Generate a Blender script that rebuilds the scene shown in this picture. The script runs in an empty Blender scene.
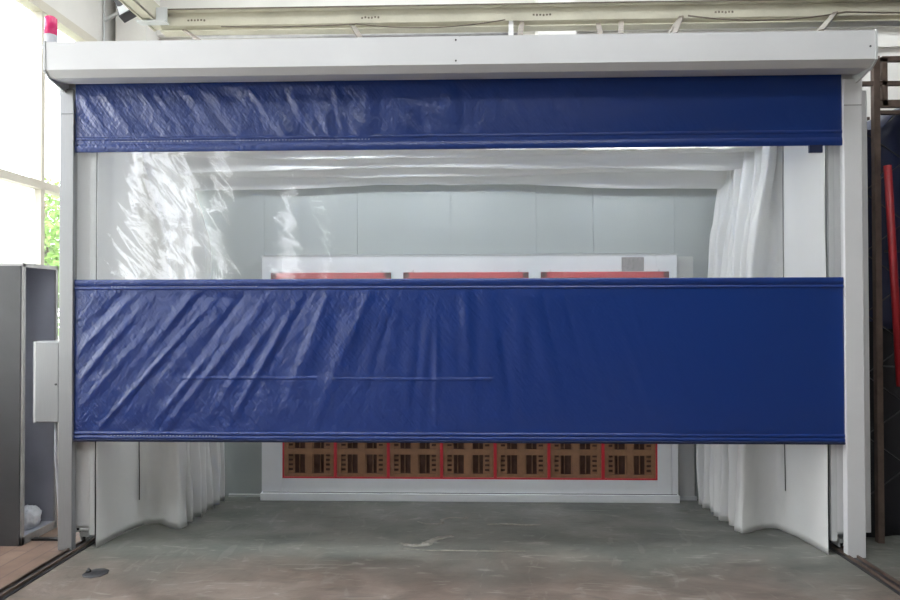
import bpy, bmesh, math, random
from mathutils import Vector, Matrix, noise
random.seed(7)
S = bpy.context.scene
C = S.collection
R = math.radians

# ------------------------------------------------------------------ helpers
class MB:
    """collects shapes and links them as one mesh object"""
    def __init__(s):
        s.bm = bmesh.new(); s.mi = 0
    def _f(s, vs):
        try:
            f = s.bm.faces.new(vs); f.material_index = s.mi; return f
        except ValueError:
            return None
    def box(s, x0, x1, y0, y1, z0, z1, M=None):
        p = [Vector((x, y, z)) for x in (x0, x1) for y in (y0, y1) for z in (z0, z1)]
        if M is not None: p = [M @ q for q in p]
        v = [s.bm.verts.new(q) for q in p]
        for f in ((0,1,3,2),(4,6,7,5),(0,4,5,1),(2,3,7,6),(0,2,6,4),(1,5,7,3)):
            s._f([v[i] for i in f])
        return s
    def prism(s, prof, a0, a1, axis='x'):
        """closed profile extruded along an axis; prof gives the other two coords in order"""
        def mk(p, a):
            if axis == 'x': return (a, p[0], p[1])
            if axis == 'y': return (p[0], a, p[1])
            return (p[0], p[1], a)
        A = [s.bm.verts.new(mk(p, a0)) for p in prof]
        B = [s.bm.verts.new(mk(p, a1)) for p in prof]
        n = len(prof)
        s._f(A); s._f(B[::-1])
        for i in range(n):
            s._f([A[i], B[i], B[(i+1) % n], A[(i+1) % n]])
        return s
    def bar(s, a, b, w, h=None):
        a, b = Vector(a), Vector(b); h = h or w
        d = (b-a); L = d.length; d.normalize()
        up = Vector((0,0,1)) if abs(d.z) < .95 else Vector((0,1,0))
        r = d.cross(up).normalized(); u = r.cross(d)
        M = Matrix((r, d, u)).transposed().to_4x4(); M.translation = a
        return s.box(-w/2, w/2, 0, L, -h/2, h/2, M)
    def tube(s, pts, r, n=8, cap=True):
        pts = [Vector(p) for p in pts]; rings = []
        for i, p in enumerate(pts):
            d = (pts[min(i+1, len(pts)-1)] - pts[max(i-1, 0)]).normalized()
            up = Vector((0,0,1)) if abs(d.z) < .9 else Vector((0,1,0))
            a = d.cross(up).normalized(); b = a.cross(d)
            rr = r[i] if isinstance(r, (list, tuple)) else r
            rings.append([s.bm.verts.new(p + a*rr*math.cos(2*math.pi*k/n) + b*rr*math.sin(2*math.pi*k/n)) for k in range(n)])
        for i in range(len(rings)-1):
            for k in range(n):
                f = s._f([rings[i][k], rings[i][(k+1) % n], rings[i+1][(k+1) % n], rings[i+1][k]])
                if f: f.smooth = True
        if cap: s._f(rings[0][::-1]); s._f(rings[-1])
        return s
    def lathe(s, c, prof, n=24, axis='z'):
        c = Vector(c); rings = []
        for r, h in prof:
            ring = []
            for k in range(n):
                a = 2*math.pi*k/n
                if axis == 'z': q = Vector((r*math.cos(a), r*math.sin(a), h))
                elif axis == 'y': q = Vector((r*math.cos(a), h, r*math.sin(a)))
                else: q = Vector((h, r*math.cos(a), r*math.sin(a)))
                ring.append(s.bm.verts.new(c+q))
            rings.append(ring)
        for i in range(len(rings)-1):
            for k in range(n):
                f = s._f([rings[i][k], rings[i][(k+1) % n], rings[i+1][(k+1) % n], rings[i+1][k]])
                if f: f.smooth = True
        s._f(rings[0][::-1]); s._f(rings[-1])
        return s
    def grid(s, P, smooth=True):
        """P: list of rows of points"""
        V = [[s.bm.verts.new(q) for q in row] for row in P]
        for i in range(len(V)-1):
            for j in range(len(V[0])-1):
                f = s._f([V[i][j], V[i][j+1], V[i+1][j+1], V[i+1][j]])
                if f: f.smooth = smooth
        return s
    def build(s, name, mats, parent=None, bevel=0, solid=0):
        bmesh.ops.recalc_face_normals(s.bm, faces=s.bm.faces)
        me = bpy.data.meshes.new(name); s.bm.to_mesh(me); s.bm.free()
        if not isinstance(mats, (list, tuple)): mats = [mats]
        for m in mats: me.materials.append(m)
        o = bpy.data.objects.new(name, me); C.objects.link(o)
        if parent:
            o.parent = parent
            o.matrix_parent_inverse = Matrix.Translation(-parent.location)
        if solid:
            md = o.modifiers.new('thickness', 'SOLIDIFY'); md.thickness = solid; md.offset = 0
        if bevel:
            md = o.modifiers.new('bevel', 'BEVEL'); md.width = bevel; md.segments = 2; md.limit_method = 'ANGLE'
        return o

def tag(o, label=None, cat=None, group=None, kind=None):
    if label: o['label'] = label
    if cat: o['category'] = cat
    if group: o['group'] = group
    if kind: o['kind'] = kind
    return o
def thing(name, loc, label, cat, group=None):
    o = bpy.data.objects.new(name, None); C.objects.link(o); o.location = loc
    o.empty_display_size = .1
    return tag(o, label, cat, group)
def struct(name, mb, m, parent=None, bevel=0):
    o = mb.build(name, m, parent, bevel)
    if not parent: o['kind'] = 'structure'
    return o
def copy_tree(o, parent=None):
    c = o.copy(); C.objects.link(c)
    if parent: c.parent = parent
    for ch in [q for q in bpy.data.objects if q.parent == o]: copy_tree(ch, c)
    return c

def mat(name, col, rough=.5, metal=0, var=.0, vscale=3, bump=0, bscale=40, spec=.5, stretch=(1,1,1), trans=0):
    m = bpy.data.materials.new(name); m.use_nodes = True
    nt = m.node_tree; b = nt.nodes['Principled BSDF']
    b.inputs['Base Color'].default_value = (*col, 1)
    b.inputs['Roughness'].default_value = rough
    b.inputs['Metallic'].default_value = metal
    b.inputs['Specular IOR Level'].default_value = spec
    tc = nt.nodes.new('ShaderNodeTexCoord'); mp = nt.nodes.new('ShaderNodeMapping')
    mp.inputs['Scale'].default_value = stretch
    nt.links.new(tc.outputs['Object'], mp.inputs['Vector'])
    if var:
        n = nt.nodes.new('ShaderNodeTexNoise'); n.inputs['Scale'].default_value = vscale
        n.inputs['Detail'].default_value = 6; n.inputs['Roughness'].default_value = .6
        nt.links.new(mp.outputs[0], n.inputs['Vector'])
        r = nt.nodes.new('ShaderNodeValToRGB')
        r.color_ramp.elements[0].position = .3; r.color_ramp.elements[1].position = .7
        r.color_ramp.elements[0].color = (*[c*(1-var) for c in col], 1)
        r.color_ramp.elements[1].color = (*[min(1, c*(1+var)) for c in col], 1)
        nt.links.new(n.outputs['Fac'], r.inputs['Fac'])
        nt.links.new(r.outputs['Color'], b.inputs['Base Color'])
    if bump:
        n2 = nt.nodes.new('ShaderNodeTexNoise'); n2.inputs['Scale'].default_value = bscale
        n2.inputs['Detail'].default_value = 4
        nt.links.new(mp.outputs[0], n2.inputs['Vector'])
        bp = nt.nodes.new('ShaderNodeBump'); bp.inputs['Strength'].default_value = bump
        bp.inputs['Distance'].default_value = .01
        nt.links.new(n2.outputs['Fac'], bp.inputs['Height'])
        nt.links.new(bp.outputs['Normal'], b.inputs['Normal'])
    if trans:
        t = nt.nodes.new('ShaderNodeBsdfTranslucent'); t.inputs['Color'].default_value = (*col, 1)
        mx = nt.nodes.new('ShaderNodeMixShader'); mx.inputs['Fac'].default_value = trans
        out = nt.nodes['Material Output']
        nt.links.new(b.outputs[0], mx.inputs[1]); nt.links.new(t.outputs[0], mx.inputs[2])
        nt.links.new(mx.outputs[0], out.inputs['Surface'])
    return m

def clear_mat(name, haze=.05, tint=(1,1,1), rough=.03, bump=0, kind='film', hazecol=(.85,.9,.92), spec=1.0):
    """thin clear sheet: transparent + fresnel gloss + a little diffuse haze"""
    m = bpy.data.materials.new(name); m.use_nodes = True; nt = m.node_tree
    nt.nodes.remove(nt.nodes['Principled BSDF']); out = nt.nodes['Material Output']
    tr = nt.nodes.new('ShaderNodeBsdfTransparent'); tr.inputs[0].default_value = (*tint, 1)
    gl = nt.nodes.new('ShaderNodeBsdfGlossy'); gl.inputs['Roughness'].default_value = rough
    gl.inputs[0].default_value = (spec, spec, spec, 1)
    df = nt.nodes.new('ShaderNodeBsdfDiffuse'); df.inputs[0].default_value = (*hazecol, 1)
    fr = nt.nodes.new('ShaderNodeLayerWeight'); fr.inputs['Blend'].default_value = .5   # Schlick, the same from both sides
    pw = nt.nodes.new('ShaderNodeMath'); pw.operation = 'POWER'; pw.inputs[1].default_value = 5
    ml = nt.nodes.new('ShaderNodeMath'); ml.operation = 'MULTIPLY_ADD'; ml.inputs[1].default_value = .93; ml.inputs[2].default_value = .07
    nt.links.new(fr.outputs['Facing'], pw.inputs[0]); nt.links.new(pw.outputs[0], ml.inputs[0])
    m1 = nt.nodes.new('ShaderNodeMixShader'); m2 = nt.nodes.new('ShaderNodeMixShader')
    m1.inputs[0].default_value = haze
    nt.links.new(tr.outputs[0], m1.inputs[1]); nt.links.new(df.outputs[0], m1.inputs[2])
    nt.links.new(ml.outputs[0], m2.inputs[0]); nt.links.new(m1.outputs[0], m2.inputs[1]); nt.links.new(gl.outputs[0], m2.inputs[2])
    nt.links.new(m2.outputs[0], out.inputs['Surface'])
    if bump:
        tc = nt.nodes.new('ShaderNodeTexCoord')
        bps = None
        for sc, st, d in ((1, (5, 1, 34), .0008), (1, (2, 1, 4), .0018), (1, (45, 1, 110), .00010)):
            mp = nt.nodes.new('ShaderNodeMapping'); mp.inputs['Scale'].default_value = st
            nt.links.new(tc.outputs['Object'], mp.inputs[0])
            n = nt.nodes.new('ShaderNodeTexNoise'); n.inputs['Scale'].default_value = sc; n.inputs['Detail'].default_value = 3
            nt.links.new(mp.outputs[0], n.inputs['Vector'])
            bp = nt.nodes.new('ShaderNodeBump'); bp.inputs['Strength'].default_value = bump; bp.inputs['Distance'].default_value = d
            nt.links.new(n.outputs['Fac'], bp.inputs['Height'])
            if bps: nt.links.new(bps.outputs[0], bp.inputs['Normal'])
            bps = bp
        nt.links.new(bps.outputs[0], gl.inputs['Normal']); nt.links.new(bps.outputs[0], fr.inputs['Normal'])
    return m

# ------------------------------------------------------------------ materials
M_wall   = mat('plaster_white', (.76,.74,.71), .8, var=.05, vscale=1.5, bump=.15, bscale=30)
M_ceil   = mat('ceiling_paint', (.72,.70,.67), .85, var=.04)
M_steelw = mat('white_coated_steel', (.64,.64,.65), .38, var=.03, vscale=2)
M_alu    = mat('shaded_aluminium', (.31,.315,.325), .42, .35, var=.05, vscale=8, stretch=(30,30,1))  # base darkened to carry the weaker light on the left side
M_alu2   = mat('grey_frame_metal', (.55,.56,.56), .45, .1, var=.05, vscale=8, stretch=(30,30,1))
M_cream  = mat('cream_beam_paint', (.52,.49,.39), .55, var=.1, vscale=4, bump=.1)
M_dark   = mat('dark_steel', (.06,.06,.065), .45, .4, var=.2, vscale=6)
M_brownst= mat('brown_rack_steel', (.12,.085,.07), .55, .2, var=.3, vscale=9)
M_strap  = mat('weathered_strap', (.17,.14,.11), .6, .2, var=.3, vscale=20)
M_pvcw   = mat('white_pvc_fabric', (.86,.86,.85), .42, var=.04, vscale=2, bump=.5, bscale=6, trans=.22)
M_grey   = mat('grey_wall_panel', (.345,.375,.365), .45, var=.06, vscale=1.2)
M_cab    = mat('white_cabinet_paint', (.80,.81,.82), .4, var=.04, vscale=3)
M_red    = mat('red_frame_paint', (.55,.03,.045), .4, var=.1, vscale=5)
M_redpole= mat('red_pole_paint', (.28,.010,.016), .45, var=.15, vscale=8)
M_card   = mat('brown_cardboard', (.30,.16,.085), .8, var=.15, vscale=12)
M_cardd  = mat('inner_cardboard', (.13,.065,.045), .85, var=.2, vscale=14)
M_black  = mat('black_gap', (.012,.012,.014), .8)
M_label  = mat('grey_label', (.24,.22,.22), .6, var=.3, vscale=60)
M_navy   = mat('navy_tarp', (.010,.016,.055), .5, var=.2, vscale=3, bump=.5, bscale=6)
M_blackt = mat('shaded_tarp', (.010,.010,.014), .6, var=.3, vscale=3, bump=.4, bscale=6)  # lower part of the tarp, its shadow put into a near-black colour
M_lockd  = mat('charcoal_locker_steel', (.24,.245,.28), .4, .2, var=.15, vscale=3)
M_locke  = mat('pale_locker_edge', (.38,.37,.37), .45, .3, var=.15, vscale=10)
M_bag    = mat('white_plastic_bag', (.62,.64,.70), .35, var=.1, vscale=20, bump=.8, bscale=25)
M_rubber = mat('black_rubber', (.02,.02,.02), .7)
M_beac   = mat('pink_red_lens', (.80,.05,.20), .18)
M_beacb  = mat('grey_beacon_base', (.48,.48,.53), .5)
M_frame  = mat('window_frame_cream', (.62,.58,.50), .6, var=.05)
M_leaf   = mat('tree_leaf', (.16,.30,.05), .6, var=.4, vscale=2, trans=.3)
M_trunk  = mat('tree_bark', (.12,.08,.05), .9, var=.3)
M_ground = mat('outdoor_ground', (.32,.33,.26), .9, var=.2, vscale=1)
M_film   = clear_mat('clear_pvc_film', haze=.15, bump=1.0, rough=.03)
M_glass  = clear_mat('window_glass', haze=.0, rough=.01)
M_frost  = clear_mat('dusty_glass', haze=.55, rough=.2, hazecol=(.9,.9,.88))
nt = M_frost.node_tree
for n in list(nt.nodes):
    if n.type == 'BSDF_DIFFUSE':
        t = nt.nodes.new('ShaderNodeBsdfTranslucent'); t.inputs[0].default_value = (.95,.95,.93,1)
        for l in list(nt.links):
            if l.from_node == n: nt.links.new(t.outputs[0], l.to_socket)

def blue_pvc():
    m = bpy.data.materials.new('blue_pvc_tarpaulin'); m.use_nodes = True; nt = m.node_tree
    b = nt.nodes['Principled BSDF']
    b.inputs['Roughness'].default_value = .36
    b.inputs['Base Color'].default_value = (.0055,.030,.172,1)
    b.inputs['Specular IOR Level'].default_value = .45
    b.inputs['Coat Weight'].default_value = .45; b.inputs['Coat Roughness'].default_value = .2; b.inputs['Coat IOR'].default_value = 1.5
    tc = nt.nodes.new('ShaderNodeTexCoord'); prev = None
    # masks: the creasing is strongest on the left of the sheet
    sx = nt.nodes.new('ShaderNodeSeparateXYZ'); nt.links.new(tc.outputs['Object'], sx.inputs[0])
    mr = nt.nodes.new('ShaderNodeMapRange'); mr.inputs['From Min'].default_value = -2.4; mr.inputs['From Max'].default_value = 1.8
    mr.inputs['To Min'].default_value = 1; mr.inputs['To Max'].default_value = .12
    nt.links.new(sx.outputs['X'], mr.inputs['Value'])
    for rot, st, d in ((38, (60,1,11), .0045), (-35, (55,1,12), .0034), (12, (28,1,22), .0045), (0, (4,1,4), .012)):
        mp = nt.nodes.new('ShaderNodeMapping'); mp.inputs['Rotation'].default_value = (0, R(rot), 0); mp.inputs['Scale'].default_value = st
        vr = nt.nodes.new('ShaderNodeVectorRotate'); vr.rotation_type = 'Y_AXIS'; vr.inputs['Angle'].default_value = R(rot)
        nt.links.new(tc.outputs['Object'], vr.inputs['Vector'])
        mp.inputs['Rotation'].default_value = (0,0,0)
        nt.links.new(vr.outputs[0], mp.inputs[0])
        n = nt.nodes.new('ShaderNodeTexNoise'); n.inputs['Scale'].default_value = 1; n.inputs['Detail'].default_value = 2
        nt.links.new(mp.outputs[0], n.inputs['Vector'])
        bp = nt.nodes.new('ShaderNodeBump'); bp.inputs['Distance'].default_value = d
        nt.links.new(mr.outputs[0], bp.inputs['Strength'])
        nt.links.new(n.outputs['Fac'], bp.inputs['Height'])
        if prev: nt.links.new(prev.outputs[0], bp.inputs['Normal'])
        prev = bp
    nt.links.new(prev.outputs[0], b.inputs['Normal']); nt.links.new(prev.outputs[0], b.inputs['Coat Normal'])
    return m
M_blue = blue_pvc()

def floor_mat():
    m = bpy.data.materials.new('worn_concrete'); m.use_nodes = True; nt = m.node_tree
    N, L = nt.nodes, nt.links; b = N['Principled BSDF']
    tc = N.new('ShaderNodeTexCoord')
    def noi(scale, det, st=(1,1,1), dist=0):
        mp = N.new('ShaderNodeMapping'); mp.inputs['Scale'].default_value = st; L.new(tc.outputs['Object'], mp.inputs[0])
        n = N.new('ShaderNodeTexNoise'); n.inputs['Scale'].default_value = scale; n.inputs['Detail'].default_value = det
        n.inputs['Distortion'].default_value = dist; L.new(mp.outputs[0], n.inputs['Vector']); return n
    def ramp(src, p0, p1, c0=(0,0,0), c1=(1,1,1)):
        r = N.new('ShaderNodeValToRGB'); r.color_ramp.elements[0].position = p0; r.color_ramp.elements[1].position = p1
        r.color_ramp.elements[0].color = (*c0,1); r.color_ramp.elements[1].color = (*c1,1); L.new(src, r.inputs[0]); return r
    def mix(f, a, c):
        x = N.new('ShaderNodeMix'); x.data_type = 'RGBA'
        L.new(f, x.inputs[0])
        for s, v in ((6, a), (7, c)):
            if isinstance(v, tuple): x.inputs[s].default_value = (*v, 1)
            else: L.new(v, x.inputs[s])
        return x.outputs[2]
    def math_(op, a, c):
        x = N.new('ShaderNodeMath'); x.operation = op
        for i, v in enumerate((a, c)):
            if isinstance(v, (int, float)): x.inputs[i].default_value = v
            else: L.new(v, x.inputs[i])
        return x.outputs[0]
    green = ramp(noi(2.2, 8, (1,1.6,1), .6).outputs[0], .3, .72, (.088,.094,.085), (.170,.168,.150)).outputs[0]
    brown = ramp(noi(2.6, 8, (1,1.8,1), .8).outputs[0], .3, .72, (.118,.092,.076), (.25,.20,.17)).outputs[0]
    # the trodden brown area lies outside the booth line: y below about -0.1, ragged edge
    sep = N.new('ShaderNodeSeparateXYZ'); L.new(tc.outputs['Object'], sep.inputs[0])
    e = math_('ADD', sep.outputs['Y'], math_('MULTIPLY', math_('SUBTRACT', noi(1.3, 6, (1,1,1), .5).outputs[0], .5), 1.3))
    f = ramp(math_('MULTIPLY', math_('ADD', e, .50), 1.0), 0, .55).outputs[0]
    col = mix(f, brown, green)
    # pale scuffs
    sc = ramp(noi(5, 9, (.7,2.6,1), 1.4).outputs[0], .60, .72).outputs[0]
    col = mix(math_('MULTIPLY', sc, .42), col, (.42,.40,.36))
    sw = ramp(noi(3.3, 5, (1.6,.5,1), 2.4).outputs[0], .62, .66).outputs[0]
    col = mix(math_('MULTIPLY', sw, .12), col, (.40,.39,.35))
    dk = ramp(noi(4.1, 7, (1,3,1), 1.0).outputs[0], .30, .40, (1,1,1), (0,0,0)).outputs[0]
    col = mix(math_('MULTIPLY', dk, .45), col, (.085,.075,.065))
    L.new(col, b.inputs['Base Color'])
    rr = ramp(noi(1.7, 4).outputs[0], .3, .7, (.32,.32,.32), (.6,.6,.6)); L.new(rr.outputs[0], b.inputs['Roughness'])
    bp = N.new('ShaderNodeBump'); bp.inputs['Strength'].default_value = .25; bp.inputs['Distance'].default_value = .01
    L.new(noi(24, 6).outputs[0], bp.inputs['Height']); L.new(bp.outputs[0], b.inputs['Normal'])
    return m
M_floor = floor_mat()

def board_mat():
    m = bpy.data.materials.new('brown_floor_boards'); m.use_nodes = True; nt = m.node_tree; N, L = nt.nodes, nt.links
    b = N['Principled BSDF']; tc = N.new('ShaderNodeTexCoord')
    br = N.new('ShaderNodeTexBrick'); br.inputs['Scale'].default_value = 1
    br.inputs['Brick Width'].default_value = 1.9; br.inputs['Row Height'].default_value = .13; br.inputs['Mortar Size'].default_value = .006
    br.inputs['Color1'].default_value = (.20,.13,.10,1); br.inputs['Color2'].default_value = (.23,.155,.12,1); br.inputs['Mortar'].default_value = (.15,.10,.085,1)
    mp = N.new('ShaderNodeMapping'); mp.inputs['Rotation'].default_value = (0,0,R(90)); L.new(tc.outputs['Object'], mp.inputs[0]); L.new(mp.outputs[0], br.inputs['Vector'])
    n = N.new('ShaderNodeTexNoise'); n.inputs['Scale'].default_value = 6; n.inputs['Detail'].default_value = 7; L.new(tc.outputs['Object'], n.inputs['Vector'])
    x = N.new('ShaderNodeMix'); x.data_type = 'RGBA'; x.blend_type = 'OVERLAY'; x.inputs[0].default_value = .5
    L.new(br.outputs[0], x.inputs[6]); L.new(n.outputs[0], x.inputs[7]); L.new(x.outputs[2], b.inputs['Base Color'])
    b.inputs['Roughness'].default_value = .55
    return m
M_board = board_mat()

# ------------------------------------------------------------------ the hall
XL, XR, YB, YF, ZC = -4.2, 9.0, 3.66, -16.0, 6.3
struct('floor', MB().box(-2.60, XR, YF, YB, -.12, 0), M_floor)
struct('floor_left', MB().box(XL, -2.60, YF, YB, -.12, 0), M_board)

# left wall with its windows: (y0, y1) of every glazed bay, sill and head height
SILL, HEAD = .95, 4.66
bays = [(-2.2, 3.04), (-5.95, -3.65), (-7.25, -6.5), (-12.0, -10.4), (-15.95, -14.2)]
w = MB()
w.box(XL-.09, XL, YF, YB, 0, SILL); w.box(XL-.09, XL, YF, YB, HEAD, ZC)
ys = sorted(bays); prev = YF
for a, b_ in ys:
    w.box(XL-.09, XL, prev, a, SILL, HEAD); prev = b_
w.box(XL-.09, XL, prev, YB, SILL, HEAD)
struct('wall_left', w, M_wall)
ti = 0
for i, (a, b_) in enumerate(bays):
    f = MB(); zt = 2.83; t = .045
    f.box(XL-.10, XL+.02, a, b_, SILL, SILL+.06); f.box(XL-.10, XL+.03, a, b_, HEAD-.10, HEAD)
    f.box(XL-.10, XL+.03, a, b_, zt-.04, zt+.04)
    f.box(XL-.10, XL+.02, a, a+.05, SILL, HEAD); f.box(XL-.10, XL+.02, b_-.10, b_, SILL, HEAD)
    if i == 0: mull = [.35, 2.12]
    else: mull = [a+(b_-a)*k/3 for k in (1, 2)] if b_-a > 2 else []
    for y in mull: f.box(XL-.09, XL+.02, y-.028, y+.028, SILL, HEAD)
    fr = struct('window_%d' % (i+1), f, M_frame)
    ed = [a] + mull + [b_]
    g = MB(); g.box(XL-.045, XL-.039, a+.05, b_-.1, zt+.04, HEAD-.1)
    if i == 0:
        g.box(XL-.045, XL-.039, 2.15, b_-.1, SILL+.06, zt-.04)
    else: g.box(XL-.045, XL-.039, a+.05, b_-.1, SILL+.06, zt-.04)
    g.build('window_glass', M_glass, fr)
    if i == 0:
        MB().box(XL-.046, XL-.040, a+.05, 2.09, SILL+.06, zt-.04).build('frosted_pane', M_frost, fr)

# back wall with pillars and ledge
w = MB(); w.box(XL-.25, XR, YB, YB+.25, 0, ZC)
struct('wall_back', w, M_wall)
for x0, x1 in ((-4.10, -3.74), (.85, 1.29), (5.6, 6.0)):
    struct('trim_1' if x0 < -4 else ('trim_2' if x0 < 1 else 'trim_3'), MB().box(x0, x1, YB-.36, YB, 0, ZC), M_wall)
l = MB(); l.box(-3.74, .85, YB-.08, YB, 4.93, 5.0); l.box(-3.74, .85, YB-.05, YB, 5.08, 5.11)
l.box(1.29, 5.6, YB-.08, YB, 4.93, 4.99); l.box(1.29, 5.6, YB-.05, YB, 4.68, 4.71)
struct('trim_4', l, M_wall)
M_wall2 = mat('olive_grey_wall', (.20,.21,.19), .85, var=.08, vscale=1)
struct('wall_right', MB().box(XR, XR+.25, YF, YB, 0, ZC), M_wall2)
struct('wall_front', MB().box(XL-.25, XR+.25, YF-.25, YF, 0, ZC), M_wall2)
# ceiling; unseen skylight openings added to bring in light from above
sky = [(-3.2, 2.5, -5.6, -4.2), (-3.2, 3.5, -2.2, -.8), (-3.2, 6.5, 1.5, 2.6)]
c = MB(); prev = YF
for x0, x1, y0, y1 in sky:
    c.box(XL-.25, XR+.25, prev, y0, ZC, ZC+.15); prev = y1
    c.box(XL-.25, x0, y0, y1, ZC, ZC+.15); c.box(x1, XR+.25, y0, y1, ZC, ZC+.15)
c.box(XL-.25, XR+.25, prev, YB+.25, ZC, ZC+.15)
struct('ceiling', c, M_ceil)
for i, (x0, x1, y0, y1) in enumerate(sky):
    struct('window_%d' % (i+6), MB().box(x0, x1, y0, y1, ZC+.05, ZC+.06), M_frost)  # panes of the added skylights, out of view

# corner conduit with its wall bracket
t = thing('wall_conduit', (-4.13, 3.25, 0), 'grey vertical conduit in the hall corner above the door housing, left of the floodlight', 'pipe')
MB().tube([(-4.18,3.20,0),(-4.18,3.20,ZC)], .012, 10).build('pipe', M_alu2, t)
b = MB(); b.bar((-4.18,3.20,5.28),(-3.55,3.2,5.28),.03); b.bar((-4.18,3.20,4.95),(-3.55,3.2,5.28),.03)
b.build('wall_bracket', M_alu2, t)

# ------------------------------------------------------------------ floor rails and floor items
for x, lab in ((-2.565, 'dark steel floor rail at the left, beside the brown boards'), (2.495, 'dark steel floor rail at the right, running out from under the right post')):
    t = thing('floor_rail', (x, 0, 0), lab, 'rail', 'rails the booth rolls on')
    MB().box(x-.055, x+.055, -6.5, 1.15, 0, .006).build('base_plate', M_dark, t)
    r = MB(); r.box(x-.034, x-.022, -6.5, 1.15, .006, .022); r.box(x+.022, x+.034, -6.5, 1.15, .006, .022)
    r.build('rail_lip', M_brownst, t)
t = thing('floor_anchor', (-2.24, -.34, 0), 'small dark anchor plate with a bolt in the concrete near the left rail', 'anchor plate')
MB().lathe((-2.21,-.35,0), [(.075,0),(.072,.004),(.02,.005)], 9).build('plate', M_dark, t)
MB().lathe((-2.26,-.34,.005), [(.016,0),(.016,.01),(.007,.012),(.007,.022)], 6).build('bolt', M_dark, t)

def catmull(P, n):
    out = []
    for i in range(len(P)-1):
        p0 = P[max(i-1,0)]; p1 = P[i]; p2 = P[i+1]; p3 = P[min(i+2,len(P)-1)]
        for k in range(n):
            t = k/n
            out.append(tuple(.5*((2*p1[j]) + (-p0[j]+p2[j])*t + (2*p0[j]-5*p1[j]+4*p2[j]-p3[j])*t*t + (-p0[j]+3*p1[j]-3*p2[j]+p3[j])*t*t*t) for j in range(len(p1))))
    out.append(P[-1]); return out
M_smear = mat('pale_dried_smear', (.25,.235,.205), .7, var=.25, vscale=25)
def smear(pts, w, lab, seed):
    r = random.Random(seed); m = MB(); P = [Vector((x, y, .0025)) for x, y in catmull(pts, 7)]; L_, R_ = [], []
    for i, p in enumerate(P):
        d = (P[min(i+1, len(P)-1)]-P[max(0, i-1)]).normalized(); n_ = Vector((-d.y, d.x, 0))
        ww = w*(.35+.65*math.sin(math.pi*(i+.5)/len(P)))*r.uniform(.6,1.2)
        L_.append(p+n_*ww); R_.append(p-n_*ww)
    m.grid([L_, R_]); o = m.build('floor_smear', M_smear, solid=.002)
    tag(o, lab, 'floor mark', 'pale smears on the concrete')
smear([(-.34,.66),(-.26,.61),(-.15,.62),(-.16,.69),(-.08,.76),(.03,.74),(.02,.78)], .014, 'pale curled smear on the concrete, the one nearest the white cabinet', 1)
smear([(-.42,.20),(-.34,.16),(-.25,.18),(-.20,.27),(-.12,.33),(-.06,.35)], .035, 'wide pale crusty smear on the concrete in front of the curled one', 2)
smear([(-.40,.10),(-.2,.07),(0,.075),(.2,.07),(.42,.075)], .010, 'thin straight pale smear on the concrete, nearest the viewer', 3)
smear([(.18,.60),(.30,.62),(.46,.60),(.58,.61)], .016, 'short pale smear on the concrete, right of the curled one', 4)

# ------------------------------------------------------------------ rolling booth frame: columns with feet and wheels
def booth_column(sgn, lab):
    x0, x1 = (-2.665, -2.487) if sgn < 0 else (2.425, 2.655)
    cx = (x0+x1)/2; wx = -2.565 if sgn < 0 else 2.495
    t = thing('booth_column', (cx, .17, 0), lab, 'column', 'rolling columns of the booth frame')
    m = MB(); m.box(x0, x1, .075, .20, .14, 3.02)
    m.build('post_panel', M_steelw, t, .004)
    xi = x1 if sgn < 0 else x0
    s = MB(); xi -= sgn*.008; s.box(xi-.019, xi+.019, .068, .235, .085, 3.0); s.build('fabric_channel', M_alu2, t, .003)
    f = MB(); f.box(wx-.085, wx+.085, .085, .19, .126, .140); f.box(wx-.085, wx+.06, .125, .20, .085, .095); f.box(wx-.02, wx+.045, .108, .122, .06, .088); f.box(wx-.085, wx-.075, .13, .2, .095, .14); f.box(wx+.05, wx+.06, .13, .2, .095, .14)
    f.box(wx-.022, wx-.014, .12, .21, .03, .095); f.box(wx+.014, wx+.022, .12, .21, .03, .095)
    f.build('foot_bracket', M_alu2, t)
    w = MB(); w.lathe((wx,.165,.058), [(.030,-.010),(.036,-.010),(.036,.010),(.030,.010)], 20, 'x'); w.build('wheel', M_rubber, t)
    b = MB()
    for dx in (-.06, .06): b.lathe((wx+dx*.8,.135,.118), [(.009,-.022),(.009,.022)], 6)
    b.build('bolt', M_dark, t)
booth_column(-1, 'white steel booth column with wheeled foot behind the left door post')
booth_column(1, 'white steel booth column with wheeled foot behind the right door post')

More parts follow.
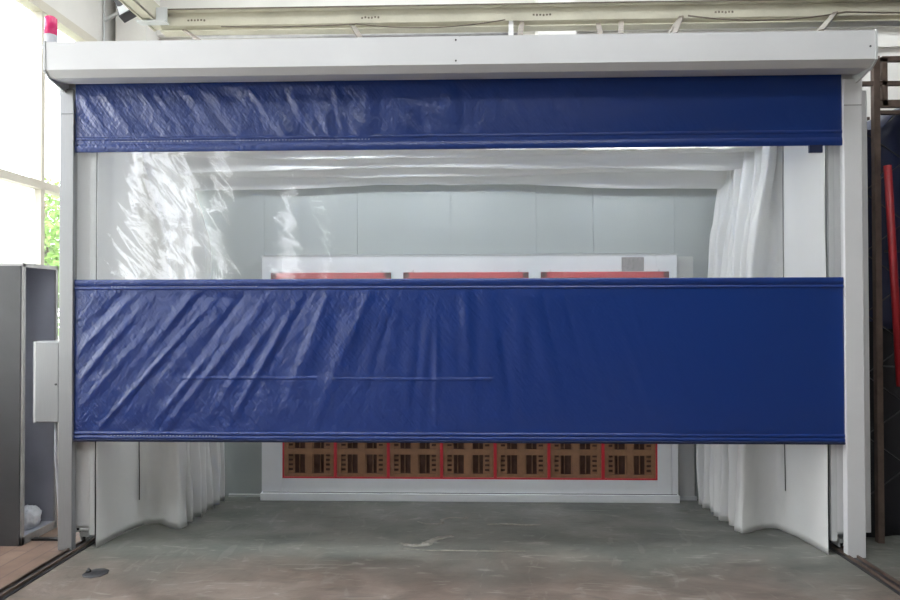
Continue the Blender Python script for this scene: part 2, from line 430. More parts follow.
# ------------------------------------------------------------------ white side curtains (bunched accordion sides)
def side_curtain(sgn, lab):
    rnd = random.Random(11 if sgn < 0 else 5)
    # plan path as (inset from the column towards the middle, y)
    X0 = 2.445 if sgn < 0 else 2.372
    path = [(0,.06),(.01,.16),(.03,.34),(.07,.49),(.10,.56),(.19,.56),(.28,.49),(.36,.455),(.385,.50),(.36,.56)]
    n = 6; y = .56
    for k in range(n):
        ins = .39 + .045*k/n + rnd.uniform(-.012,.012)
        path += [(.20+rnd.uniform(0,.04), y+.035), (ins-.03, y+.055), (ins, y+.075), (ins-.035, y+.10)]
        y += .105
    P = catmull(path, 6)
    rows = []; nz = 60; ztop = 2.95
    for iz in range(nz+1):
        z = .002 + (ztop-.002)*iz/nz
        row = []
        for j, (u, y) in enumerate(P):
            w = min(1, max(0, (u-.06)/.3))
            up = max(0, (z-1.0)/1.9)
            uu = u - w*(.26 if sgn < 0 else .20)*up**1.3
            # soft vertical undulation of the bunched cloth
            nn = noise.noise(Vector((j*.06, z*1.1, sgn*3)))
            uu += w*.035*nn*(1+up) + w*.028*max(0, 1-z/.9) + w*.016*noise.noise(Vector((j*.22, z*3.2+j*.15, sgn*9)))
            yy = y + .014*noise.noise(Vector((j*.11+7, z*1.6, sgn*5))) + (.02*up*w)
            # gathered swag near the roof
            if z > 2.2 and w > .2:
                uu -= .05*math.sin((z-2.2)*4)*w*(1 if sgn > 0 else .6) * (1 if j % 13 > 4 else .3)
            zz = z
            if iz == 0: zz = z + .006*max(0, noise.noise(Vector((j*.25, 0, 2))))
            row.append((sgn*(X0-uu), yy, zz))
        rows.append(row)
    t = thing('side_curtain', (sgn*X0, .2, 0), lab, 'curtain', 'bunched white curtains of the booth sides')
    m = MB(); m.grid(rows); o = m.build('fabric', M_pvcw, t, solid=.003)
    # dark edge cords where the panel meets the channel and the first fold
    s = MB(); s.tube([(sgn*(X0+.006), .062, .02), (sgn*(X0+.006), .062, 2.9)], .004, 6); s.build('edge_cord', M_black, t)
    s = MB()
    pts = []
    for iz in range(4 if sgn < 0 else 6, 34 if sgn < 0 else nz+1, 3):
        p = rows[iz][18]; pts.append((p[0]-sgn*.004, p[1]-.004, p[2]))
    s.tube(pts, .0035, 6); s.build('seam_cord', M_dark, t)
side_curtain(-1, 'white PVC curtain bunched in folds inside the opening, at the left')
side_curtain(1, 'white PVC curtain bunched in folds inside the opening, at the right')

# white roof tarpaulin: gathered cross folds hanging between the sides
path = [(.10,2.97),(.30,2.96),(.46,2.93)]
y = .50
for k in range(5):
    d = 2.775 - .042*k + (.03 if k % 2 else 0)
    path += [(y+.02, d+.12), (y+.04, d+.04), (y+.07, d), (y+.10, d+.03), (y+.12, d+.10), (y+.135,d+.14)]
    y += .15
P = catmull(path, 5)
rows = []
for i in range(91):
    x = -2.36 + 4.72*i/90
    row = []
    for j, (yy, z) in enumerate(P):
        k = max(0, (2.97-z)/.3)
        sag = .02*k*math.sin(x*1.3+j*.1) + .014*k*noise.noise(Vector((x*1.2, yy*6, 1)))
        sag += .010*noise.noise(Vector((x*5, j*.5, 8)))*(j > 12)
        row.append((x, yy+.02*noise.noise(Vector((x*1.5, z*3, 4)))*k, z+sag))
    rows.append(row)
o = MB().grid(rows).build('roof_tarp', M_pvcw, solid=.003)
tag(o, 'white PVC roof tarp gathered in long cross folds, seen through the clear strip', 'tarp')

# linear lamps fixed under the roof, just behind the housing
M_tube = mat('lamp_tube_glow', (1,1,1), .5)
b_ = M_tube.node_tree.nodes['Principled BSDF']; b_.inputs['Emission Color'].default_value = (.90,.96,1,1); b_.inputs['Emission Strength'].default_value = 68
for x0, x1, pl in ((-1.75, -.75, 'left one of three'), (-.55, .45, 'middle one of three'), (.85, 1.85, 'right one of three')):
    t = thing('tube_lamp', ((x0+x1)/2, .36, 2.82), 'white linear lamp under the booth roof behind the blue sheet, ' + pl, 'lamp', 'linear lamps inside the booth')
    m = MB(); m.prism([(.31,2.84),(.41,2.84),(.39,2.87),(.33,2.87)], x0, x1); m.box(x0+.1, x0+.12, .35, .37, 2.86, 2.955); m.box(x1-.12, x1-.10, .35, .37, 2.86, 2.955)
    m.build('fixture_body', M_steelw, t)
    MB().tube([(x0+.02,.36,2.822),(x1-.02,.36,2.822)], .014, 10).build('tube', M_tube, t)

# ------------------------------------------------------------------ rear grey panel wall
t = thing('rear_panel_wall', (0, 1.3, 0), 'grey seamed panel wall closing the back of the booth behind the white cabinet', 'panel wall')
w = MB(); w.box(-2.40, -1.70, 1.30, 1.36, 0, 2.94); w.box(1.78, 2.36, 1.30, 1.36, 0, 2.94)
xs = [-1.70, -.9, -.1, .62, 1.1, 1.78]
for a, b_ in zip(xs, xs[1:]): w.box(a+.0015, b_-.0015, 1.30, 1.36, 2.06, 2.94)
w.box(-1.70, 1.78, 1.32, 1.36, 2.06, 2.94)
w.build('panel', M_grey, t)
MB().box(1.79, 1.925, 1.275, 1.30, 0, 2.03).build('side_panel', mat('pale_grey_side_panel', (.50,.50,.485), .5), t)
MB().box(-2.0, -1.71, 1.28, 1.30, 0, .02).box(1.78, 1.94, 1.262, 1.275, 0, .03).build('foot_trim', M_alu2, t)

# ------------------------------------------------------------------ filter cabinet
FX0, FX1, FZ0, NP = -1.515, 1.60, .18, 7
PW = (FX1-FX0)/NP
t = thing('filter_cabinet', (.03, 1.30, 0), 'long white cabinet at the back of the booth with a grid of cardboard filters', 'cabinet')
b = MB(); y0, y1 = 1.20, 1.30
xl, xr, zt = -1.69, 1.768, 2.035
zm = FZ0+2*PW
b.box(xl, xr, y1, 1.72, .065, zt)                   # rear box
b.box(xl, FX0, y0, y1, .065, zt); b.box(FX1, xr, y0, y1, zm, zt)
b.box(FX1, 1.715, y0, y1, .065, zm); b.box(1.719, xr, y0, y1, .065, zm)
b.box(FX0, FX1, y0, y1, .065, FZ0); b.box(FX0, FX1, y0, y1, zm, zt)
b.build('body', M_cab, t, .003)
MB().box(xl-.005, xr+.005, y0-.025, 1.70, 0, .06).build('plinth', M_cab, t, .003)
MB().box(xl+.01, xr-.01, y0+.004, 1.65, .058, .067).build('shadow_gap', M_black, t)
MB().box(xl-.006, xr+.006, y0-.006, y0+.03, zt, zt+.012).build('top_strip', M_alu2, t)
# three wide upper bays
for a, b_ in ((-1.61,-.598), (-.496,.546), (.647,1.70)):
    m = MB(); zb, zu, th = 1.12, 1.90, .05
    m.box(a, b_, y0-.014, y0, zu-th, zu); m.box(a, b_, y0-.014, y0, zb, zb+th)
    m.box(a, a+th, y0-.014, y0, zb, zu); m.box(b_-th, b_, y0-.014, y0, zb, zu)
    f = m.build('upper_frame', M_red, t, .002)
    s = MB(); s.box(a+th, b_-th, y0-.006, y0-.001, zb+th, zu-th)
    for k in range(1, 12): 
        xx = a+th+(b_-a-2*th)*k/12; s.box(xx-.006, xx+.006, y0-.011, y0-.006, zb+th, zu-th)
    s.build('filter_screen', M_card, f)
    for xx in (a+.08, b_-.08): MB().lathe((xx, y0-.007, zu), [(.006,0),(.006,.018)], 6).build('clip', M_alu2, f)
m = MB(); m.box(1.315, 1.497, y0-.004, y0, 1.905, 2.02); m.build('rating_plate', M_label, t)

def make_filter():
    t = thing('paint_filter', (0,0,0), '', 'filter', 'cardboard filters in the cabinet')
    h = PW/2; rw = .0125
    m = MB()
    for a in ((-h,h,-h,-h+rw),(-h,h,h-rw,h),(-h,-h+rw,-h+rw,h-rw),(h-rw,h,-h+rw,h-rw)):
        m.box(a[0],a[1],-.012,.02,a[2],a[3])
    m.build('frame', M_red, t)
    m = MB(); i = h-rw; bo, ow, gap = .035, .150, .05
    xo = [(-i+.035, -.026), (.026, i-.035)]; zo = [(-i+.028, -.024), (.024, i-.028)]
    # face sheet with four openings
    m.box(-i, xo[0][0], 0, .006, -i, i); m.box(xo[0][1], xo[1][0], 0, .006, -i, i); m.box(xo[1][1], i, 0, .006, -i, i)
    for a, b_ in xo:
        m.box(a, b_, 0, .006, -i, zo[0][0]); m.box(a, b_, 0, .006, zo[0][1], zo[1][0]); m.box(a, b_, 0, .006, zo[1][1], i)
    m.build('face_sheet', M_card, t)
    # folded inner sheets: slotted tab on the outer side, dark throat with a central crease
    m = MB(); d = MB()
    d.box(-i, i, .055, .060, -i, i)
    for q, (a, b_) in enumerate(xo):
        for (z0, z1) in zo:
            o0, o1 = (a, a+.052) if q == 0 else (b_-.052, b_)
            c0, c1 = (b_-.012, b_) if q == 0 else (a, a+.012)
            n = 4; hh = (z1-z0)/n
            for k in range(n):
                m.box(o0, o1, .012, .016, z0+k*hh, z0+k*hh+hh*.52)
            xa = o1-.016 if q == 0 else o0
            m.box(xa, xa+.016, .012, .016, z0, z1)
            m.box(c0, c1, .012, .016, z0, z1)
            xm = (a+b_)/2 + (.012 if q == 0 else -.012)
            m.box(xm-.003, xm+.003, .030, .050, z0, z1)
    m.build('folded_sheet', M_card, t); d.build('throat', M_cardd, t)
    return t
proto = make_filter()
ordn = ['first', 'second', 'third', 'fourth', 'fifth', 'sixth', 'last']
for r_ in range(2):
    for k in range(NP):
        o = proto if (r_ == 0 and k == 0) else copy_tree(proto)
        o.location = (FX0+PW*(k+.5), 1.214, FZ0+PW*(r_+.5))
        place = 'at the left end' if k == 0 else ('at the right end' if k == NP-1 else '%s from the left' % ordn[k])
        o['label'] = ('red-framed cardboard filter in the bottom row, %s' % place) if r_ == 0 else \
                     ('red-framed cardboard filter partly hidden by blue sheet, second row, %s' % place)

# ------------------------------------------------------------------ roller door
t = thing('roller_door', (0, .02, 0), 'wide roll-up door with blue PVC sheet, clear strip and white housing', 'roller door')
prof = [(-.20,3.30),(-.20,3.122),(-.150,3.086),(-.06,3.092),(.0,3.098),(.0,3.13),(.05,3.13),(.05,3.085),(.20,3.085),(.20,3.30)]
HL, HR = -2.637, 2.545
hz = MB(); hz.prism(prof, HL, -.004)
hz.prism(prof, .004, HR)
hz.prism([(a*.99, z-.002) for a, z in prof], -.004, .004)
hs = hz.build('housing', M_steelw, t)
ec = [(-.206,3.306),(-.206,3.118),(-.152,3.080),(-.03,3.055),(.06,3.040),(.205,3.06),(.205,3.306)]
for x0, x1 in ((HL-.012, HL), (HR, HR+.012)):
    MB().prism(ec, x0, x1).build('end_cap', M_alu2, t)
s = MB()
for z in (3.275, 3.145): s.lathe((-.025, -.2015, z), [(.006,-.002),(.006,.002)], 8, 'y')
s.lathe((HR-.03, -.2015, 3.2), [(.006,-.002),(.006,.002)], 8, 'y')
s.build('screw', M_dark, t)
# guide posts with a flared mouth under the housing
def guide(sgn, xi, xo):
    m = MB(); lo = [(xi, 0), (xo, 0), (xo, .05), (xi, .05)]
    rows = []
    secs = [(.005, 0, 0), (2.90, 0, 0), (3.075, .018, .02)]
    V = []
    for z, dx, dy in secs:
        V.append([m.bm.verts.new((x+sgn*dx, y+(dy if y == 0 else 0), z)) for x, y in lo])
    for a, b_ in zip(V, V[1:]):
        for k in range(4): m._f([a[k], a[(k+1)%4], b_[(k+1)%4], b_[k]])
    m._f(V[0]); m._f(V[-1])
    g = m.build('guide_post', M_alu if sgn < 0 else M_steelw, t, .003)  # left post gets the darker metal: dimmer light there is in its colour
    MB().box(min(xi,xo)+.002, max(xi,xo)-.002, -.0012, .0, 2.898, 2.902).build('joint_line', M_dark, g)
guide(-1, -2.575, -2.668); guide(1, 2.462, 2.577)

# sheet relief --------------------------------------------------------
BX0, BX1 = -2.574, 2.461
def ridge_set(seed, n, kfun, z0, z1, ampf):
    r = random.Random(seed); out = []
    for i in range(n):
        s = -2.7 + 5.6*(i + r.uniform(-.35,.35))/n
        zc = r.uniform(z0, z1) ; zl = r.uniform(.25, .7)*(z1-z0)
        wd = r.uniform(.016, .050)
        out.append((s, zc, zl, wd, ampf(s)*r.uniform(.4,1.1)*r.choice((1,1,-.7)), kfun(s)+r.uniform(-.10,.10)))
    return out
def lerp(x, pts):
    if x <= pts[0][0]: return pts[0][1]
    for (a, u), (b, v) in zip(pts, pts[1:]):
        if x <= b: return u + (v-u)*(x-a)/(b-a)
    return pts[-1][1]
amp = lambda x: lerp(x, [(-2.4,.010),(-1.0,.0105),(0,.0065),(.9,.0022),(1.6,.0010),(2.5,.0006)])
low_k = lambda x: lerp(x, [(-2.4,.95),(-1.4,.80),(-.6,.35),(0,.0),(.8,-.30),(2.4,-.45)])
up_k  = lambda x: lerp(x, [(-2.4,-.75),(-1.5,-.65),(-.9,-.12),(-.2,.0),(.3,-.25),(2.4,-.5)])
RL = ridge_set(21, 64, low_k, .95, 1.75, amp)
RU = ridge_set(33, 78, up_k, 2.72, 3.06, lambda x: amp(x)*.8)
def relief(x, z, RS, zt, zb, zref):
    h = 0
    for s, zc, zl, wd, a, k in RS:
        c = s - k*(zref - z)          # the crease leans by k from its head
        d = (x-c)/wd
        if abs(d) < 3:
            e = (z-zc)/zl
            h += a*math.exp(-d*d*.8)*math.exp(-e*e*1.2)
    big = .010*noise.noise(Vector((x*.9, 0, z*1.1+3))) 
    fine = amp(x)*.45*noise.noise(Vector((x*9+z*4, 2, z*8)))
    edge = min(1, (zt-z)/.06, (z-zb)/.05, (x-BX0)/.08, (BX1-x)/.08)
    edge = max(0, edge)
    return (h+fine+big)*edge
def sheet(name, z0, z1, nx, nz, f, m, solid=.0015):
    rows = []
    for iz in range(nz+1):
        z = z0+(z1-z0)*iz/nz
        rows.append([(BX0+(BX1-BX0)*ix/nx, .02 - f(BX0+(BX1-BX0)*ix/nx, z), z) for ix in range(nx+1)])
    return MB().grid(rows).build(name, m, t, solid=solid)
ZW0, ZW1 = 1.795, 2.645
up = sheet('upper_sheet', ZW1, 3.12, 560, 46, lambda x, z: relief(x, z, RU, 3.075, ZW1+.06, 3.07), M_blue)
lo = sheet('lower_sheet', .735, ZW0, 560, 110, lambda x, z: relief(x, z, RL, ZW0-.06, .76, 1.75), M_blue)
def film(x, z):
    k = lerp(x, [(-2.5,1),(-1.7,.8),(-1.0,.35),(2.4,.12)])
    h = .004*k*noise.noise(Vector((x*2.2, 1, z*2.6)))
    q = x*.75+z*.66
    h += .0022*k*max(0, noise.noise(Vector((q*26, (x-z)*3.0, 5))))
    return h*max(0, min(1, (x-BX0)/.05, (BX1-x)/.05, (z-ZW0)/.04, (ZW1-z)/.04))
fl = sheet('clear_strip', ZW0, ZW1, 300, 60, film, M_film, solid=0)
# welded hems (raised double sheets) on each blue part
def hem(zc, hh, parent, y=.0165, BX0=BX0, BX1=BX1):
    m = MB(); n = 160; rows = []
    for iz, (dz, dy) in enumerate(((-hh,.003),(-hh*.8,0),(-hh*.1,-.002),(hh*.1,-.002),(hh*.8,0),(hh,.003))):
        rows.append([(BX0+(BX1-BX0)*i/n, y+dy-.0012*noise.noise(Vector((i*.3, zc*7, iz*.2))), zc+dz) for i in range(n+1)])
    m.grid(rows); m.build('hem', M_blue, parent)
hem(2.672, .026, up); hem(2.735, .012, up); hem(1.772, .022, lo); hem(1.735, .010, lo); hem(.775, .012, lo); hem(.748, .013, lo)
for xa, xb, zc in ((-1.85, -.95, 1.142), (-.85, .2, 1.135)):
    m = MB(); m.grid([[(xa+(xb-xa)*i/90, .02-relief(xa+(xb-xa)*i/90, zc+dz, RL, ZW0-.06, .76, 1.75)+dy, zc+dz) for i in range(91)] for dz, dy in ((-.012,0),(-.010,-.0022),(.010,-.0022),(.012,0))])
    m.build('welded_seam', M_blue, lo)
s = MB()
for zc, x1 in ((1.747, -1.35), (2.715, -.6), (.762, -1.6)):
    x = BX0+.25
    while x < x1: s.box(x, x+.010, .0125, .0135, zc-.0015, zc+.0015); x += .022
s.build('stitching', mat('pale_stitching', (.45,.50,.60), .5), lo)
MB().prism([(.008,.722),(.032,.722),(.036,.735),(.02,.742),(.004,.735)], BX0+.004, BX1-.004).build('bottom_bar', M_navy, t)
MB().box(2.25, 2.335, .014, .03, 2.60, 2.648).build('pull_tab', M_navy, t)

# ------------------------------------------------------------------ beacon, control box
t = thing('beacon_light', (-2.62, -.02, 3.31), 'pink-red warning beacon on a grey base at the left end of the door housing', 'warning light')
bx, by = -2.70, -.05
MB().lathe((bx,by,3.405), [(.0,.125),(.028,.122),(.037,.112),(.039,.0)][::-1], 28).build('lens', M_beac, t)
m = MB()
m.lathe((bx,by,3.318), [(.028,0),(.032,.012),(.036,.02),(.040,.086),(.03,.087)], 28); m.build('base', M_beacb, t)
m = MB(); m.prism([(-2.745,3.322),(-2.745,3.312),(-2.64,3.308),(-2.50,3.3075),(-2.50,3.311),(-2.62,3.320)], by-.06, by+.06, 'y'); m.build('mounting_plate', M_alu2, t)

t = thing('control_box', (-2.78, .08, 0), 'plain grey steel control box fixed to the outer side of the left post', 'control box')
MB().box(-2.835, -2.672, .02, .15, .845, 1.385).build('body', M_alu, t, .006)
d = MB().box(-2.830, -2.674, .008, .02, .85, 1.38).build('door', M_alu, t, .004)
MB().lathe((-2.69, .006, 1.1), [(.007,-.003),(.007,.004)], 10, 'y').build('lock', M_dark, d)
m = MB(); m.box(-2.852, -2.835, .02, .15, .845, 1.385); m.build('side_flange', M_alu2, t)
m = MB(); m.tube([(-2.74,.09,.845),(-2.74,.09,.60),(-2.73,.11,.3),(-2.72,.12,.02)], .010, 8); m.build('cable', M_beacb, t)

# ------------------------------------------------------------------ charcoal locker with plastic bag, left edge
t = thing('steel_locker', (-3.4, .32, 0), 'tall charcoal steel locker with pale edges and open side, left of the door', 'locker')
LX0, LX1, LY0, LY1, LZ = -3.85, -2.985, .09, .475, 1.915
m = MB(); th = .02
m.box(LX0, LX1, LY0, LY0+th, .0, LZ); m.box(LX0, LX1, LY1-th, LY1, 0, LZ); m.box(LX0, LX0+th, LY0, LY1, 0, LZ)
m.box(LX0, LX1, LY0, LY1, 0, .05); m.box(LX0, LX1, LY0, LY1, LZ-th, LZ)
m.build('shell', mat('blue_grey_locker_lining', (.42,.43,.50), .4, var=.1), t)
MB().box(LX0+.005, LX1-.001, LY0-.006, LY0, .0, LZ-.02).build('front_panel', mat('charcoal_panel', (.055,.055,.06), .5, var=.15), t)
m = MB(); e = .028
m.box(LX1, LX1+.012, LY0, LY0+e, 0, LZ); m.box(LX1, LX1+.012, LY1-e, LY1, 0, LZ)
m.box(LX1, LX1+.012, LY0, LY1, 0, .055); m.box(LX1, LX1+.012, LY0, LY1, LZ-e, LZ)
m.box(LX0, LX1+.012, LY0-.004, LY0, LZ-.02, LZ)
m.build('edge_frame', M_locke, t, .002)
m = MB(); m.box(LX1-.06, LX1-.048, LY0+.10, LY0+.11, .055, LZ-e); m.build('inner_stile', M_lockd, t)
# crumpled bag
m = MB(); rows = []; bc = Vector((-3.07, .30, .052))
for i in range(19):
    th_ = math.pi*i/18; row = []
    for k in range(33):
        ph = 2*math.pi*k/32
        d_ = Vector((math.sin(th_)*math.cos(ph), math.sin(th_)*math.sin(ph), math.cos(th_)))
        r_ = 1 + .22*noise.noise(d_*2.3) + .10*noise.noise(d_*7)
        p = Vector((d_.x*.062*r_, d_.y*.10*r_, max(0, .065+d_.z*.09*r_)))
        row.append(bc+p)
    rows.append(row)
o = m.grid(rows).build('plastic_bag', M_bag); tag(o, 'crumpled white plastic bag on the floor of the open locker', 'bag')
o = MB().box(-3.02, -2.70, .19, .235, 0, .012).build('steel_strip', M_dark); tag(o, 'flat dark steel strip on the floor between the locker and the left post', 'steel strip')

# ------------------------------------------------------------------ overhead beams, straps, cables, floodlight
t = thing('overhead_beam', (0, .9, 3.86), 'long cream steel beam crossing above the door housing', 'beam')
m = MB(); BZ0, BZ1 = 3.872, 3.985
m.box(-2.42, 6.0, .90, .912, BZ0, BZ1); m.box(-2.42, 6.0, .86, 1.0, BZ1-.012, BZ1); m.box(-2.42, 6.0, .90, 1.0, BZ0-.045, BZ0-.035)
m.prism([(.90,BZ0),(.912,BZ0),(.96,BZ0-.04),(.948,BZ0-.04)], -2.42, 6.0)
m.build('beam_web', M_cream, t)
MB().box(-2.42, 6.0, .852, .862, BZ1-.004, BZ1+.004).build('top_edge', M_strap, t)
# rows of small stamped characters on the web
m = MB(); r_ = random.Random(3)
for x0 in (-2.20, -.80, .56, 1.98):
    for k in range(6):
        xx = x0 + k*.026; zz = BZ0+.035+r_.uniform(-.003,.003)
        m.box(xx, xx+.015, .8985, .90, zz, zz+.014)
        if k % 2: m.box(xx+.004, xx+.008, .898, .8985, zz-.003, zz+.017)
m.build('stencil_marks', M_strap, t)
t = thing('side_beam', (-2.48, -1, 3.9), 'cream steel beam running towards the viewer at the upper left, joined to the long beam', 'beam')
m = MB(); m.box(-2.52, -2.42, -2.6, 1.0, BZ0+.01, BZ0+.022); m.box(-2.52, -2.508, -2.6, 1.0, BZ0, BZ1+.04); m.box(-2.432, -2.42, -2.6, .899, BZ0, BZ1+.04)
m.build('beam_web', M_cream, t)
m = MB(); m.box(-2.56, -2.33, .78, .86, BZ0-.012, BZ0+.0); m.box(-2.418, -2.33, .82, .83, BZ0-.01, BZ1); m.build('corner_gusset', M_alu2, t)

straps = [((-2.22,3.861),(-1.828,3.478),'nearest the floodlight'), ((-.874,3.889),(-.701,3.483),'second from the left'), ((.389,3.893),(.347,3.481),'pale, left one of the middle pair'),
          ((.476,3.892),(.41,3.48),'dark, right one of the middle pair'), ((1.072,3.867),(.959,3.486),'just right of the pillar'), ((1.252,3.88),(1.102,3.491),'third from the right'),
          ((1.719,3.912),(1.47,3.492),'second from the right, with a brace'), ((2.906,3.924),(2.462,3.498),'rightmost, with a brace')]
for i, ((xt, zt_), (xb, zb_), lab) in enumerate(straps):
    a = Vector((xt, .895, zt_-.03)); b_ = Vector((xb, .25, zb_)); d = b_-a
    # carry on down to the top of the housing
    k = (3.325-a.z)/d.z; e_ = a+d*min(k, 1.08)
    e2 = Vector((e_.x, e_.y-.05, 3.3085))
    t = thing('hanger_strap', (e2.x, e2.y, 3.3085), 'steel strap between cream beam and housing, ' + lab, 'strap', 'straps between the beam and the housing')
    m = MB(); m.bar(a, e_, .036, .012); m.bar(e_, e2+Vector((0,0,.006)), .036, .012); m.build('strap', M_strap if i != 2 else M_locke, t)
    m = MB(); m.box(e2.x-.035, e2.x+.035, e2.y-.03, e2.y+.03, 3.307, 3.316); m.build('foot', M_dark, t)
    if i in (6, 7):
        m = MB(); m.bar(a+Vector((-.02,0,-.02)), (xb-.075, .25, zb_-.06), .018, .012); m.build('brace', M_strap, t)

def sag(a, b_, s_, n=14):
    a, b_ = Vector(a), Vector(b_)
    return [a.lerp(b_, k/n) - Vector((0,0,s_*4*(k/n)*(1-k/n))) for k in range(n+1)]
o = MB().tube(sag((1.75,.83,3.86),(2.95,.83,3.87),.05) + sag((2.95,.83,3.87),(4.5,.83,3.88),.02)[1:], .006, 6).build('hanging_cable', M_strap)
tag(o, 'thin brown cable sagging under the cream beam at the right', 'cable')
o = MB().tube(sag((-1.9,.83,3.83),(-.83,.83,3.835),.012) + sag((-.83,.83,3.835),(.34,.83,3.85),.045)[1:], .005, 6).build('hanging_cable', M_strap)
tag(o, 'thin brown cable drooping under the cream beam left of the middle', 'cable')
t = thing('header_pipe', (0, .7, 3.68), 'thin pale pipe running under the cream beam behind the housing', 'pipe')
MB().tube([(-2.1,.75,3.715),(.44,.75,3.70)], .014, 8).build('pipe', M_locke, t)

t = thing('floodlight', (-2.87, 1.2, 4.15), 'square floodlight hanging at the upper left above the housing', 'floodlight')
Mx = Matrix.Translation((-2.86,1.2,4.17)) @ Matrix.Rotation(R(-28),4,'Y') @ Matrix.Rotation(R(-25),4,'X')
m = MB(); m.box(-.085,.085,-.005,.07,-.075,.075, Mx); m.build('housing', M_dark, t, .004)
m = MB(); m.box(-.072,.072,-.009,-.004,-.062,.062, Mx); m.build('lens', mat('pale_lens', (.62,.64,.66), .2), t)
m = MB(); m.bar((-2.91,1.22,4.18),(-3.05,1.26,4.40),.03,.05); m.bar((-3.05,1.26,4.40),(-3.05,1.26,ZC),.03,.03); m.build('arm', M_dark, t)

# ------------------------------------------------------------------ right: rack, tarp-covered stack, red pole
t = thing('pipe_rack', (3.2, .3, 0), 'brown steel rack standing right of the door in front of the dark tarp', 'rack')
for x, z in ((2.845, 3.32), (4.1, 3.32)):
    m = MB(); m.box(x-.02, x+.02, .28, .32, 0, z); m.build('upright', M_brownst, t)
m = MB(); m.box(2.885, 2.92, .285, .315, 2.98, 3.31); m.box(2.885,4.1,.285,.315,3.285,3.32)
m.build('top_frame', M_brownst, t)
for z, x0, h_ in ((3.135, 2.74, .028), (2.995, 2.86, .05), (2.935, 2.86, .025)):
    m = MB(); m.box(x0, 4.1, .285, .315, z-h_/2, z+h_/2); m.build('cross_bar', M_brownst, t)
m = MB(); m.box(2.752, 2.772, .34, .37, 0, 2.92); m.box(2.752, 2.83, .34, .37, 2.90, 2.92); m.build('rear_upright', M_brownst, t)
m = MB()
for k in range(6):
    z = .3+k*.42
    m.bar((2.78,.33,z),(3.35,.34,z+.42),.010,.006); m.bar((3.35,.332,z),(2.78,.342,z+.42),.010,.006)
m.build('lattice', M_dark, t)
m = MB(); m.box(2.92,4.1,.33,.345,1.98,1.995); m.build('thin_bar', M_dark, t)

t = thing('covered_stack', (4, 1.2, 0), 'tall stack under dark navy tarp, right of the door behind the brown rack', 'covered stack')
rows = []
prof = [(2.78,0),(2.79,.5),(2.80,1.2),(2.80,2.0),(2.80,2.75),(2.82,2.84),(2.95,2.865),(3.05,2.96),(3.25,3.08),(3.6,3.2),(4.6,3.25)]
P = catmull(prof, 5)
for iy in range(13):
    y = .42+1.9*iy/12
    rows.append([(x+.015*noise.noise(Vector((y*3,z*1.5,x))), y, z+(.0 if z < .1 else .01*noise.noise(Vector((y*2,x*3,1))))) for x, z in P])
m = MB(); m.grid(rows)
m.build('tarp_top', M_navy, t, solid=.004)
# front drape with vertical folds
rows = []
for i in range(70):
    x = 2.80+1.9*i/69
    zt_ = lerp(x, [(2.8,2.82),(2.95,2.86),(3.05,2.95),(3.25,3.07),(3.6,3.19),(4.7,3.24)])
    yy = lambda z: .405+.022*math.sin(x*22+z*.5)+.012*noise.noise(Vector((x*5, z*1.5, 9)))
    rows.append([(x, yy(z), z) for z in [ 1.45+(zt_-1.45)*k/16 for k in range(17)]])
MB().grid(rows).build('front_drape', M_navy, t, solid=.003)
rows = []
for i in range(70):
    x = 2.80+1.9*i/69
    rows.append([(x, .425+.018*math.sin(x*17+z*.7)+.012*noise.noise(Vector((x*4, z*1.5, 3))), z) for z in [.0+1.5*k/16 for k in range(17)]])
MB().grid(rows).build('lower_drape', M_blackt, t, solid=.003)

o = MB().tube([(2.888,.245,2.56),(2.945,.225,1.07)], .024, 12).build('red_pole', M_redpole)
MB().tube([(2.890,.245,2.54),(2.890,.27,2.56),(2.862,.285,2.50)], .006, 6).build('hook', M_dark, o); MB().tube([(2.94,.229,1.2),(2.863,.285,1.2)], .006, 6).build('hook', M_dark, o)
tag(o, 'red pole hanging upright on the brown rack at the right edge', 'pole')

# ------------------------------------------------------------------ outdoors beyond the left windows
struct('ground', MB().box(-60, XL-.25, -40, 50, -.4, -.15), M_ground)
def tree(x, y, h, rad, seed, lab):
    r = random.Random(seed)
    t = thing('tree', (x, y, -.15), lab, 'tree', 'trees outside the left windows')
    m = MB(); m.tube([(x,y,-.15),(x+.05,y,h*.35),(x-.03,y+.05,h*.75)], [.14,.10,.05], 8)
    for k in range(6):
        a = k*1.05; m.tube([(x,y,h*(.3+.06*k)),(x+rad*.7*math.cos(a),y+rad*.7*math.sin(a),h*(.5+.07*k))], [.04,.015], 5)
    m.build('trunk', M_trunk, t)
    m = MB()
    for k in range(5200):
        while True:
            q = Vector((r.uniform(-1,1), r.uniform(-1,1), r.uniform(-1,1)))
            if q.length < 1 and noise.noise(q*3+Vector((seed,0,0))) > -.22: break
        p = Vector((x+q.x*rad, y+q.y*rad, h*.58+q.z*h*.42))
        a = Vector((r.gauss(0,1), r.gauss(0,1), r.gauss(0,1))).normalized(); b_ = a.orthogonal().normalized(); s_ = r.uniform(.05,.11)
        vs = [m.bm.verts.new(p+a*s_), m.bm.verts.new(p+b_*s_*.5), m.bm.verts.new(p-a*s_), m.bm.verts.new(p-b_*s_*.5)]
        m._f(vs)
    o = m.build('foliage', M_leaf, t)
tree(-10.6, 12.0, 4.9, 1.25, 3, 'bright green leafy tree outside, seen between the locker and the left post')

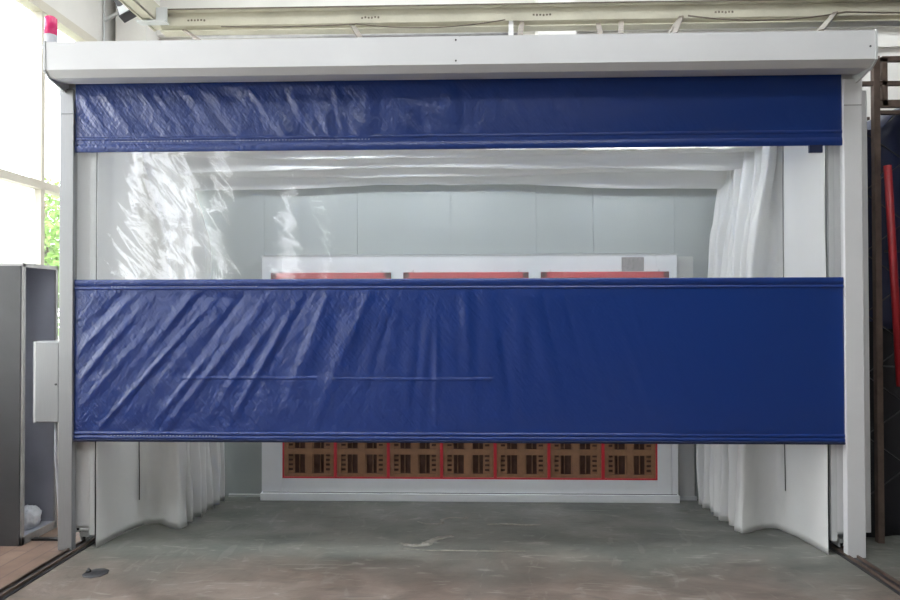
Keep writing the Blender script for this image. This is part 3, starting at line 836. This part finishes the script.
# ------------------------------------------------------------------ light
wd = bpy.data.worlds.new('sky'); S.world = wd; wd.use_nodes = True
n = wd.node_tree; bg = n.nodes['Background']
tc = n.nodes.new('ShaderNodeTexCoord'); sx = n.nodes.new('ShaderNodeSeparateXYZ'); cr = n.nodes.new('ShaderNodeValToRGB')
n.links.new(tc.outputs['Generated'], sx.inputs[0]); n.links.new(sx.outputs['Z'], cr.inputs[0])
cr.color_ramp.elements[0].color = (.97,.98,1,1); cr.color_ramp.elements[1].color = (.88,.94,1,1)
n.links.new(cr.outputs[0], bg.inputs[0]); bg.inputs[1].default_value = 8.0
def portal(cx, cy, cz, sx_, sy_, rot):
    l = bpy.data.lights.new('daylight_portal', 'AREA'); l.shape = 'RECTANGLE'; l.size = sx_; l.size_y = sy_
    l.cycles.is_portal = True
    o = bpy.data.objects.new('daylight_portal', l); C.objects.link(o); o.location = (cx, cy, cz); o.rotation_euler = rot
for a, b_ in bays: portal(XL-.2, (a+b_)/2, (SILL+HEAD)/2, HEAD-SILL, b_-a, (0, R(-90), 0))
for x0, x1, y0, y1 in sky: portal((x0+x1)/2, (y0+y1)/2, ZC+.2, x1-x0, y1-y0, (0,0,0))

# ------------------------------------------------------------------ camera
YAW, PITCH, ROLL = R(1.74), R(.72), R(-.12)
cam = bpy.data.cameras.new('camera'); co = bpy.data.objects.new('camera', cam); C.objects.link(co)
cam.sensor_width = 36; cam.lens = 660/900*36; cam.clip_start = .05; cam.clip_end = 200
co.location = (.06, -4.3, 1.6)
Mr = Matrix.Rotation(YAW, 4, 'Z') @ Matrix.Rotation(R(90)+PITCH, 4, 'X') @ Matrix.Rotation(ROLL, 4, 'Z')
co.rotation_euler = Mr.to_euler()
S.camera = co
S.view_settings.view_transform = 'Standard'; S.view_settings.look = 'None'
S.view_settings.gamma = 1; S.view_settings.use_curve_mapping = False
S.view_settings.exposure = 0.30
S.cycles.use_denoising = True
S.cycles.max_bounces = 10; S.cycles.diffuse_bounces = 6; S.cycles.transparent_max_bounces = 16
S.cycles.sample_clamp_indirect = 8
S.cycles.caustics_reflective = False
